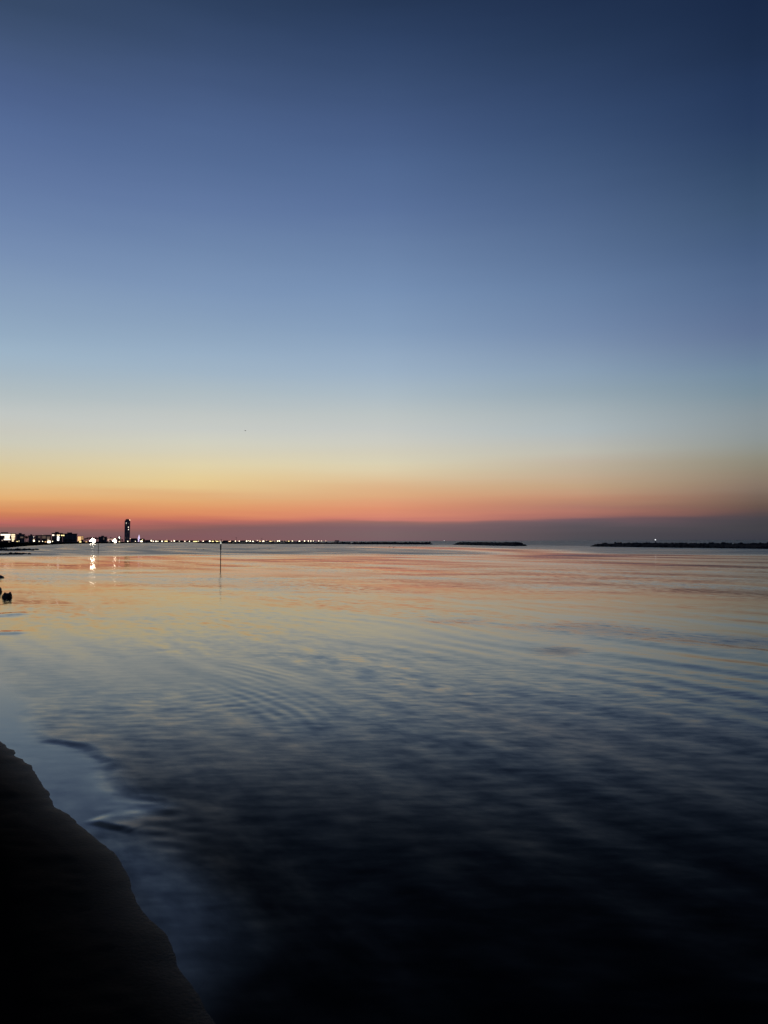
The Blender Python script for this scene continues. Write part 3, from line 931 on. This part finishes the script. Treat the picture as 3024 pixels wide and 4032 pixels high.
building('hotel', 203.5, 246, 2098.5, 1060, 'dark block with lit top floor rooms and a tall white glowing strip', 'hotel', HG, 'plaster_brown', 14, floors=6, cols=7,
         lit=[(205, 213, 2104.5, 2109.5, 'glow_cream'), (214, 223, 2106, 2108, 'win_dim'), (224, 230, 2105, 2110.5, 'glow_yellow'), (231, 235.5, 2105, 2110, 'glow_yellow'), (241, 245.6, 2106.2, 2110, 'lamp_yellow'),
              (225, 233, 2113, 2128.5, 'win_white')], extra=rooftop)
building('hotel', 247, 303.5, 2101, 1040, 'big unlit charcoal block, darkest and widest of the shore buildings', 'hotel', HG, 'plaster_dark', 16, floors=6, cols=9,
         lit=[(248.2, 252.8, 2106.2, 2110, 'lamp_yellow')], extra=rooftop)
building('hotel', 306, 329, 2111, 1250, 'small orange lit hotel with dark balcony stripes on its right side', 'hotel', HG, 'plaster_brown', 10, floors=5, cols=0,  # peach panels glow in place of a floodlit wall
         lit=[(306.3, 318.5, 2112.5, 2131, 'glow_peach'), (319.5, 328, 2112.8, 2114.2, 'glow_peach'), (319.5, 328, 2117.5, 2119, 'glow_peach'), (319.5, 328, 2122, 2123.5, 'glow_peach')],
         balcony=(319, 329, 1.3, 0.6, 'plaster_dark'))
building('hotel', 388, 421, 2113, 1300, 'dark rounded block with one pale strip, behind the black topped pole', 'building', HG, 'plaster_dark', 12, floors=4, cols=6,
         lit=[(407, 410, 2117, 2125, 'win_dim')], extra=rooftop)


def chimney(t, X, Z, w, htop, depth):
    obj('chimney', B(X(434), X(438), depth * 0.3, depth * 0.6, htop, htop + 1.8), 'plaster_pale', t)


building('villa', 422.5, 446, 2119.5, 1350, 'low pale pink lit villa with one chimney, left of a white floodlight', 'villa', None, 'plaster_pale', 10,
         lit=[(423.5, 430, 2121, 2130, 'win_pink'), (430.5, 437, 2121, 2124.5, 'win_pink'), (437.5, 445, 2121, 2129.5, 'win_pink'), (426, 434, 2132.3, 2134, 'win_mid')], extra=chimney)
building('mast_house', 463, 476, 2113, 1600, 'narrow dark building with two stacked roof lamps beside the tower', 'building', None, 'plaster_dark', 10,
         lit=[(467.3, 470.5, 2110.2 + 3.2, 2116, 'lamp_white'), (468.6, 471.8, 2116.4, 2119, 'lamp_white'), (470, 476, 2122, 2127, 'win_dim'), (468, 474, 2131, 2134, 'glow_yellow')], floors=5, cols=3)

# the tower
D = 4200
pc = at(501, 2133, D)
t = thing('tower', (pc.x, pc.y, GZ), 'tall dark slab tower with a few lit windows, highest thing on the shore', 'tower', None, -math.atan2(pc.x, pc.y))
k = D / F
TX = lambda px: (px - 501) * k * 0.95
TZ = lambda py: CAM.z + (horizon(500) - py) * k - GZ
bm = bmesh.new()
secs = [(TZ(2140), 489.6, 510.6), (TZ(2110), 489.8, 511.2), (TZ(2052), 489.9, 512.2)]
rows = []
for zz, a, c in secs:
    x0, x1 = TX(a), TX(c); ch = 4.0
    rows.append([bm.verts.new(q) for q in ((x0, ch, zz), (x0 + ch, 0, zz), (x1 - ch, 0, zz), (x1, ch, zz), (x1, 24, zz), (x0, 24, zz))])
for a, c in zip(rows[:-1], rows[1:]):
    for j in range(6): bm.faces.new((a[j], a[(j + 1) % 6], c[(j + 1) % 6], c[j]))
bm.faces.new(rows[-1]); bm.faces.new(rows[0][::-1])
obj('wall', bm, 'concrete_dark', t)
obj('cornice', B(TX(489.9) + 1.5, TX(512.2) - 1.5, 2, 22, TZ(2052), TZ(2048.5)), 'concrete_dark', t)
obj('roof', B(TX(494), TX(508), 4, 20, TZ(2048.5), TZ(2044)), 'roof_dark', t)
obj('antenna', tube(bmesh.new(), (TX(501), 12, TZ(2044)), (TX(501), 12, TZ(2040.5)), 0.5, 0.2, 8), 'steel', t)
for i in range(34):                                            # balcony bands storey by storey
    zz = TZ(2128) + (TZ(2056) - TZ(2128)) * i / 33
    obj('balcony', B(TX(493.5), TX(506), -0.9, -0.05, zz, zz + 1.1), 'concrete_dark', t)
for (px, py, w, h, mt) in ((496.5, 2059.5, 2.4, 2.4, 'glow_cream'), (505, 2061, 3, 2.5, 'win_dim'), (496.2, 2066, 2.2, 4.5, 'win_dim'), (505, 2076, 2.0, 5, 'glow_cream'), (505.6, 2085.3, 2.6, 3, 'glow_cream'),
                           (504, 2097, 2.2, 2, 'win_dim'), (494.5, 2118, 2.4, 3, 'win_dim'), (502, 2118, 2, 2.4, 'win_dim'), (497, 2101, 2, 1.8, 'win_dim')):
    obj('window', B(TX(px - w / 2), TX(px + w / 2), -1.1, -0.96, TZ(py + h / 2), TZ(py - h / 2)), mt, t)
bm = bmesh.new(); ball(bm, (TX(510.2), 3, TZ(2047.5)), 2.6, 2.6, 2.6)
obj('roof_lamp', bm, 'lamp_peach', t, True)

# church spire; its floodlighting is put in as emission
D = 3900
pc = at(546, 2133, D); k = D / F
t = thing('church_tower', (pc.x, pc.y, GZ), 'slim pointed spire floodlit violet white, right of the tall tower', 'church tower')
TZ = lambda py: CAM.z + (horizon(546) - py) * k - GZ
obj('shaft', B(-3.6, 3.6, 0, 7.2, -1, TZ(2117)), 'spire_glow', t)
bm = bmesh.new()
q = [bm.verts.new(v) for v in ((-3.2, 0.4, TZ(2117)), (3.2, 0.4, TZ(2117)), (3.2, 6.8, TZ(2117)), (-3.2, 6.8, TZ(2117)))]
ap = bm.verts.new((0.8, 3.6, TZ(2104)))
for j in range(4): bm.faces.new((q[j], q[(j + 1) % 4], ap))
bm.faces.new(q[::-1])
obj('spire', bm, 'spire_glow', t)
obj('belfry_opening', B(-1.0, 1.0, -0.2, -0.02, TZ(2121), TZ(2118.4)), 'pane_dark', t)


# ------------------------------------------------------------------ light banks and kiosks on the beach
def floodlight(px, D, label, heads, mt, pole_h):
    p = at(px, 2133, D)
    t = thing('floodlight_bank', (p.x, p.y, 0.6), label, 'floodlight', 'floodlights on the beach', -math.atan2(p.x, p.y))
    k = D / F
    for sx in (-1, 1):
        obj('post', tube(bmesh.new(), (sx * 2.2, 0.6, -0.6), (sx * 2.2, 0.6, pole_h), 0.14, 0.1, 8), 'steel', t)
    for zz in sorted({round(h[1], 1) for h in heads}):
        xs = [h[0] for h in heads if round(h[1], 1) == zz]
        obj('crossbar', tube(bmesh.new(), (min(xs + [-2.4]) - 0.3, 0.6, zz), (max(xs + [2.4]) + 0.3, 0.6, zz), 0.08, 0.08, 8), 'steel', t)
    for (hx, hz, s) in heads:
        h = obj('lamp_head', B(hx - s * 0.55, hx + s * 0.55, 0.0, 0.4, hz - s * 0.5, hz + s * 0.5), 'steel', t)
        bm = bmesh.new(); ball(bm, (hx, -0.05, hz), s * 0.5, s * 0.28, s * 0.45)
        obj('lens', bm, mt, h, True)
    return t


k = 760 / F
q = 0.78
fl = []  # many heads set in a wedge, standing in for the light's lens glare
for (dx, py, s) in ((-14, 2129, 0.8), (-10, 2126.5, 1.0), (-10, 2130, 1.0), (-6, 2123.5, 1.0), (-6, 2127.5, 1.2), (-6, 2131, 1.0), (-1.5, 2121.5, 1.0), (-1.5, 2125.5, 1.3), (-1.5, 2129.5, 1.3), (-1.5, 2133, 1.0),
                    (3.5, 2123.5, 1.1), (3.5, 2127.5, 1.4), (3.5, 2131.5, 1.4), (3.5, 2135, 1.1), (8, 2125.5, 1.0), (8, 2130, 1.2), (8, 2134, 1.2)):
    fl.append((dx * k * q, CAM.z + (2132.3 - (2129 + (py - 2129) * q)) * k - 0.6, s * q))
floodlight(366, 760, 'dazzling white floodlight on the shore, its glare shaped by many heads, brightest light of all', fl, 'lamp_flood', 4.8)
k = 860 / F
fl = [(dx * k, CAM.z + (2132.1 - py) * k - 0.6, s) for dx, py, s in ((-5, 2129.5, 1.0), (-1.5, 2126.5, 1.0), (-1.5, 2131, 1.2), (2, 2123.5, 0.9), (2, 2128, 1.3), (2, 2133, 1.1), (5, 2130, 1.0), (5, 2134.5, 0.9))]
floodlight(451, 860, 'smaller bank of white floodlights right of the pale pink villa', fl, 'lamp_flood_small', 4.2)


def kiosk(px, py, w, h, D, label, mt, group='lit beach bars along the far shore', wall='plaster_brown', name='beach_bar', gz=0.9):
    k = D / F
    p = at(px, 2133, D)
    t = thing(name, (p.x, p.y, gz), label, 'beach bar', group, -math.atan2(p.x, p.y))
    zc = max(1.0, CAM.z + (horizon(px) - py) * k - gz)
    W, H = w * k, h * k
    z1 = zc + H / 2
    z0 = max(0.25, zc - H / 2)
    obj('wall', B(-W / 2 - 0.8, W / 2 + 0.8, 0, 6, -0.8, z1 + 0.4), wall, t)
    obj('roof', B(-W / 2 - 1.3, W / 2 + 1.3, -1.3, 6.4, z1 + 0.4, z1 + 0.75), 'roof_dark', t)
    obj('window', B(-W / 2, W / 2, -0.1, 0.02, z0, z1), mt, t)
    for sx in (-1, 1):
        obj('post', tube(bmesh.new(), (sx * (W / 2 + 1), -1.0, -0.8), (sx * (W / 2 + 1), -1.0, z1 + 0.4), 0.09, 0.09, 6), 'trunk', t)
    return t


def farD(px):
    return float(np.interp(px, [100, 200, 300, 480, 600, 760, 900, 1080, 1290], [620, 760, 900, 1250, 1420, 1750, 2050, 2400, 2560]))


KG = 'lit kiosks on the left beach'
kiosk(193, 2134, 11, 9, 690, 'brightest cream kiosk on the left beach, its whole front glowing', 'lamp_warm', KG, name='beach_kiosk')
kiosk(133.5, 2129, 5, 6, 700, 'small cream lit kiosk under the slim lit stair window', 'lamp_warm', KG, name='beach_kiosk')
kiosk(180, 2133.5, 7, 2.6, 720, 'small orange lit kiosk touching the brightest kiosk on its left', 'glow_peach', KG, name='beach_kiosk')
kiosk(316, 2135.2, 7, 3.4, 900, 'small yellow kiosk at the foot of the orange lit hotel', 'lamp_yellow', KG, name='beach_kiosk')
kiosk(340, 2133.5, 6, 2.5, 930, 'small peach lit kiosk left of the brightest floodlights', 'glow_peach', KG, name='beach_kiosk')
kiosk(470, 2133, 5, 4, 1180, 'small cream kiosk below the narrow building with two roof lamps', 'glow_yellow', KG, name='beach_kiosk')
bars = [(557, 2131.5, 13, 6.5, 'lamp_warm', 'wide cream lit bar right of the violet spire, largest on that stretch'), (654, 2131, 18, 4, 'lamp_yellow', 'long yellow lit bar between the tower and the cone tipped pole, first long one'),
        (769, 2132.5, 25, 4.2, 'lamp_yellow', 'longest yellow lit bar left of the cone tipped pole'), (838, 2131.5, 12, 4, 'lamp_yellow', 'yellow lit bar just left of the cone tipped pole, left of a pair'),
        (855, 2132.5, 14, 4, 'lamp_yellow', 'yellow lit bar touching the cone tipped pole, right of a pair'), (904, 2132, 14, 3, 'lamp_peach', 'wide peach lit bar right of the cone tipped pole'),
        (1024, 2133, 8, 3.4, 'lamp_yellow', 'yellow lit bar left of the thin far mast'), (1037, 2132.7, 11, 5, 'lamp_warm', 'cream lit bar right of the thin far mast'),
        (1065, 2132, 14, 2.6, 'lamp_yellow', 'low wide yellow bar between the far mast and a bright double lamp'), (1137, 2132, 8, 4, 'lamp_yellow', 'short yellow lit bar behind the long breakwater'),
        (1179, 2132, 9, 4, 'lamp_warm', 'short cream lit bar near the right end of the town lights'), (996, 2131.5, 9, 3.4, 'lamp_warm', 'short cream lit bar midway between the pole and the far mast')]
for px, py, w, h, mt, lab in bars:
    kiosk(px, py, w * 0.62, h * 0.7, farD(px), lab, mt)

# ------------------------------------------------------------------ street lamps of the far town
ORD = ['first', 'second', 'third', 'fourth', 'fifth', 'sixth', 'seventh', 'eighth', 'ninth', 'tenth', 'eleventh', 'twelfth', 'thirteenth', 'fourteenth', 'fifteenth', 'sixteenth', 'seventeenth', 'eighteenth', 'nineteenth', 'twentieth']
lamps = [(512.5, 2121, 4, 'p'), (503, 2133, 6, 'w'), (533, 2132.5, 4, 'w'), (561, 2125, 5, 'y'),
         (596, 2129, 9, 'w'), (604, 2132, 6, 'w'), (614, 2133, 8, 'w'), (622, 2132, 5, 'w'), (638, 2132.5, 8, 'w'), (657, 2126.5, 3, 'p'), (675, 2131.5, 4, 'w'), (686, 2130, 8, 'w'), (684, 2126, 3, 'p'), (706, 2132, 4, 'w'),
         (728, 2132, 5.5, 'w'), (746, 2132.5, 5.5, 'w'), (781, 2131, 4, 'w'), (800, 2132.5, 6, 'w'), (826, 2131.5, 9, 'w'), (850, 2128, 3.5, 'y'), (866, 2130.5, 4, 'y'),
         (877, 2129.5, 3, 'p'), (908, 2129, 3.5, 'p'), (927, 2130.5, 6, 'w'), (942, 2131, 5.5, 'w'), (971, 2133, 7.5, 'w'), (978, 2129, 4, 'w'), (985, 2132, 7, 'w'),
         (1013, 2128, 3.5, 'w'), (1020, 2127.5, 3, 'p'), (1050, 2128.5, 3, 'p'), (1074, 2130, 3.5, 'p'), (1082, 2131.5, 4, 'p'), (1093, 2132.5, 6.5, 'w'), (1100, 2129.8, 8, 'w'), (1116, 2132, 3, 'p'), (1126, 2132, 3, 'p'),
         (1147, 2130, 3, 'y'), (1152, 2132, 5, 'w'), (1199, 2132.8, 7, 'w'), (1214, 2132.2, 6, 'w'), (1224, 2132, 6, 'w'), (1234, 2131.8, 4.5, 'w'), (1255, 2131.7, 5, 'w'), (1266, 2131.2, 3.5, 'w'), (1283, 2130.3, 4.5, 'p'),
         (207, 2133.2, 5, 'w'), (154, 2133.8, 4.5, 'w'), (167.5, 2132, 4.5, 'w')]
anch = [(867, 'of the cone tipped pole'), (769, 'of the longest yellow bar'), (654, 'of the first long yellow bar'), (501, 'of the tall tower'), (1031, 'of the thin far mast'), (366, 'of the brightest floodlights')]
cnt = {}
KIND = {'w': ('warm white', 'lamp_warm'), 'p': ('dim peach', 'lamp_peach'), 'y': ('yellow', 'lamp_yellow')}


def nearest_anchor(px):
    return min(anch, key=lambda a: abs(px - a[0]))


order = {}
for l in sorted(lamps):
    a = nearest_anchor(l[0]); side = 'right' if l[0] > a[0] else 'left'
    order.setdefault((a[1], side), []).append(l)
for (an, side), ls in order.items():
    seq = ls if side == 'right' else ls[::-1]
    for i, (px, py, w, kd) in enumerate(seq):
        D = farD(px) + 30
        k = D / F
        gz = 0.9
        zl = max(1.6, CAM.z + (horizon(px) - py) * k - gz)
        p = at(px, 2133, D)
        c, mt = KIND[kd]
        t = thing('street_lamp', (p.x, p.y, gz), f'{c} street lamp on the shore, {ORD[i]} lamp {side} {an}', 'street lamp', 'street lamps of the far town')
        r = w * k * 0.30
        obj('post', tube(bmesh.new(), (0, 0, -0.8), (0, 0, zl - r * 0.9), 0.12, 0.08, 6), 'steel', t)
        bm = bmesh.new(); ball(bm, (0, 0, zl), r, r, r * 0.9, 2)
        obj('lamp_globe', bm, mt, t, True)

# thin masts
for px, y0, D, lab in ((930, 2116.5, 2050, 'thin dark radio mast right of the cone tipped pole'), (1031, 2119, 2300, 'thin far mast with a short crossbar above the town lights')):
    p = at(px, 2133, D); h = CAM.z + (horizon(px) - y0) * D / F - 0.9
    t = thing('radio_mast', (p.x, p.y, 0.9), lab, 'mast', 'masts in the far town')
    obj('shaft', tube(bmesh.new(), (0, 0, -0.5), (0, 0, h), 0.5, 0.25, 8), 'steel', t)
    obj('crossbar', tube(bmesh.new(), (-2.2, 0, h - 0.6), (2.2, 0, h - 0.6), 0.25, 0.25, 6), 'steel', t)

# ------------------------------------------------------------------ low far houses
HOUSE = 'low dark houses of the far town'


def house(px0, px1, ytop, D, label, wall, litwin):
    k = D / F
    pc = at((px0 + px1) / 2, 2133, D)
    t = thing('house', (pc.x, pc.y, 1.0), label, 'house', HOUSE, -math.atan2(pc.x, pc.y))
    w = (px1 - px0) * k
    h = CAM.z + (horizon(px0) - ytop) * k - 1.0
    he = h * 0.68
    obj('wall', B(-w / 2, w / 2, 0, 9, -1, he), wall, t)
    bm = bmesh.new()
    a = [bm.verts.new(v) for v in ((-w / 2 - .5, -.5, he + .01), (w / 2 + .5, -.5, he + .01), (w / 2 + .5, 9.5, he + .01), (-w / 2 - .5, 9.5, he + .01), (-w / 2 + w * .12, 4.5, h), (w / 2 - w * .12, 4.5, h))]
    for f in ((0, 1, 5, 4), (1, 2, 5), (2, 3, 4, 5), (3, 0, 4), (3, 2, 1, 0)): bm.faces.new([a[i] for i in f])
    obj('roof', bm, 'roof_tile', t)
    n = max(2, int(w / 4))
    for j in range(n):
        cx = -w / 2 + (j + .5) * w / n
        obj('window', B(cx - .7, cx + .7, -.07, .02, he * .35, he * .75), litwin if j == n // 2 else 'pane_dark', t)


hs = [(514, 541, 2119.5, 2600, 'plaster_grey', 'win_dim', 'grey low block between the tall tower and the violet spire'), (549, 570, 2121, 2700, 'plaster_dark', 'win_dim', 'dark house close behind the wide cream bar and spire'),
      (572, 594, 2126, 1500, 'plaster_dark', 'pane_dark', 'unlit dark house left of the first bright town lamps'), (607, 636, 2126.5, 1550, 'plaster_dark', 'win_dim', 'low house behind the lamps halfway from tower to pole'),
      (641, 668, 2127, 1600, 'plaster_brown', 'win_dim', 'brown house above the first long yellow bar'), (690, 722, 2127.5, 1700, 'plaster_dark', 'win_dim', 'long dark house in the gap between lamps, left of the longest bar'),
      (735, 790, 2127.5, 1850, 'plaster_dark', 'win_mid', 'long low house behind the longest yellow bar'), (806, 862, 2127, 2000, 'plaster_brown', 'win_mid', 'brown terrace behind the pair of yellow bars at the pole'),
      (874, 925, 2128, 2200, 'plaster_dark', 'win_mid', 'dark terrace right of the cone tipped pole, under the radio mast'), (945, 1008, 2128, 2300, 'plaster_dark', 'win_mid', 'long dark terrace between the two thin masts'),
      (1040, 1090, 2128.5, 2450, 'plaster_dark', 'win_mid', 'dark terrace right of the far mast'), (1095, 1160, 2129, 2550, 'plaster_dark', 'win_mid', 'low dark terrace behind the long breakwater, right of the double lamp'),
      (1170, 1240, 2129.5, 2600, 'plaster_dark', 'win_dim', 'last low terrace at the right end of the town'), (1318, 1336, 2127.5, 2640, 'plaster_pale', 'pane_dark', 'small pale hut alone beyond the right end of the town')]
for a in hs: house(a[0], a[1], a[2], a[3], a[6], a[4], a[5])


# ------------------------------------------------------------------ trees
def crown_mesh(seed, flat):
    rnd = random.Random(seed)
    bm = bmesh.new()
    lobes = [(rnd.uniform(-.55, .55), rnd.uniform(-.5, .5), rnd.uniform(-.35, .45) * flat, rnd.uniform(.3, .55)) for _ in range(9)]
    for (lx, ly, lz, lr) in lobes:
        for _ in range(55):
            d = Vector((rnd.gauss(0, 1), rnd.gauss(0, 1), rnd.gauss(0, 1))).normalized() * lr * rnd.uniform(.5, 1.05)
            c = Vector((lx + d.x, ly + d.y, lz + d.z * 0.8))
            s = rnd.uniform(.05, .12)
            a = Vector((rnd.gauss(0, 1), rnd.gauss(0, 1), rnd.gauss(0, 1))).normalized()
            e = a.orthogonal().normalized(); f = a.cross(e)
            bm.faces.new([bm.verts.new(c + v) for v in (e * s, f * s * .7, -e * s, -f * s * .7)])
    me = bpy.data.meshes.new('crown'); bm.to_mesh(me); bm.free()
    return me


crowns = []
for i in range(4):
    me = crown_mesh(40 + i, 1.0 if i % 2 else 0.6)
    me.materials.append(MATS['leaf_dark' if i < 3 else 'leaf_brown'])
    crowns.append(me)
bm = bmesh.new()
tube(bm, (0, 0, -0.3), (0.05, 0, 0.6), 0.07, 0.045, 7); tube(bm, (0.05, 0, 0.55), (0.25, 0.05, 0.95), 0.04, 0.02, 6); tube(bm, (0.05, 0, 0.55), (-0.2, -0.05, 0.9), 0.035, 0.02, 6)
trunk_me = bpy.data.meshes.new('trunk'); bm.to_mesh(trunk_me); bm.free(); trunk_me.materials.append(MATS['trunk'])
TG = 'dark trees along the shore'
trees = [(64, 2122, 800, 18), (82, 2126, 790, 16), (100, 2105, 1000, 18), (107, 2106, 1010, 16), (115, 2127, 800, 14), (137, 2108, 1050, 9), (146, 2128, 800, 14), (176, 2127, 900, 12), (208, 2122, 980, 10), (216, 2120, 1000, 10),
         (240, 2118, 980, 14), (258, 2120, 980, 16), (278, 2119, 980, 18), (294, 2121, 980, 14), (334, 2116, 1280, 12), (344, 2113, 1290, 14), (354, 2112, 1290, 14), (365, 2112.5, 1290, 14), (376, 2112, 1290, 14), (384, 2114, 1290, 10),
         (404, 2124, 1100, 12), (417, 2117, 1250, 12), (440, 2115.5, 1500, 12), (457, 2118, 1300, 10), (464, 2119, 1300, 9), (482, 2121, 1400, 12), (519, 2119, 1900, 12), (528, 2121, 1800, 14), (540, 2122, 1900, 10),
         (552, 2120, 1900, 10), (568, 2124, 1500, 14), (582, 2126, 1500, 14), (601, 2122.5, 1550, 6), (648, 2127, 1600, 12), (716, 2128, 1700, 14), (738, 2127.5, 1750, 12), (815, 2127, 1950, 12), (871, 2123, 2000, 7), (890, 2127.5, 2100, 12), (960, 2128, 2250, 10),
         (20, 2133, 640, 26), (48, 2134, 650, 22), (5, 2131, 640, 20), (90, 2135, 660, 18)]
anch_t = [(30, 'of the brightly lit hotel'), (195, 'of the brightest kiosk'), (366, 'of the brightest floodlights'), (501, 'of the tall tower'), (867, 'of the cone tipped pole')]
order = {}
for tr in sorted(trees):
    a = min(anch_t, key=lambda q: abs(tr[0] - q[0])); side = 'right' if tr[0] > a[0] else 'left'
    order.setdefault((a[1], side), []).append(tr)
i = 0
for (an, side), ls in order.items():
    seq = ls if side == 'right' else ls[::-1]
    for j, (px, yt, D, wpx) in enumerate(seq):
        k = D / F
        p = at(px, 2133, D)
        h = CAM.z + (horizon(px) - yt) * k - 1.0
        wd = wpx * k
        t = thing('shore_tree', (p.x, p.y, 1.0), f'dark leafy tree on the shore, {ORD[j]} tree {side} {an}', 'tree', TG, random.uniform(0, 6.28))
        i += 1
        ch = min(h * 0.8, max(wd * 0.9, h * 0.6))
        c = obj('crown', crowns[i % 4], None, t)
        c.location = (0, 0, h - ch * 0.5); c.scale = (wd * 0.55, wd * 0.55, ch * 0.55)
        tk = obj('trunk', trunk_me, None, t)
        tk.scale = (h * 0.6, h * 0.6, h * 0.75)

# ------------------------------------------------------------------ render settings
sc.view_settings.view_transform = 'Standard'
sc.view_settings.look = 'None'
sc.view_settings.exposure = 0
sc.view_settings.gamma = 1
sc.render.engine = 'CYCLES'
sc.cycles.max_bounces = 6
sc.cycles.sample_clamp_indirect = 6.0
sc.cycles.use_denoising = True
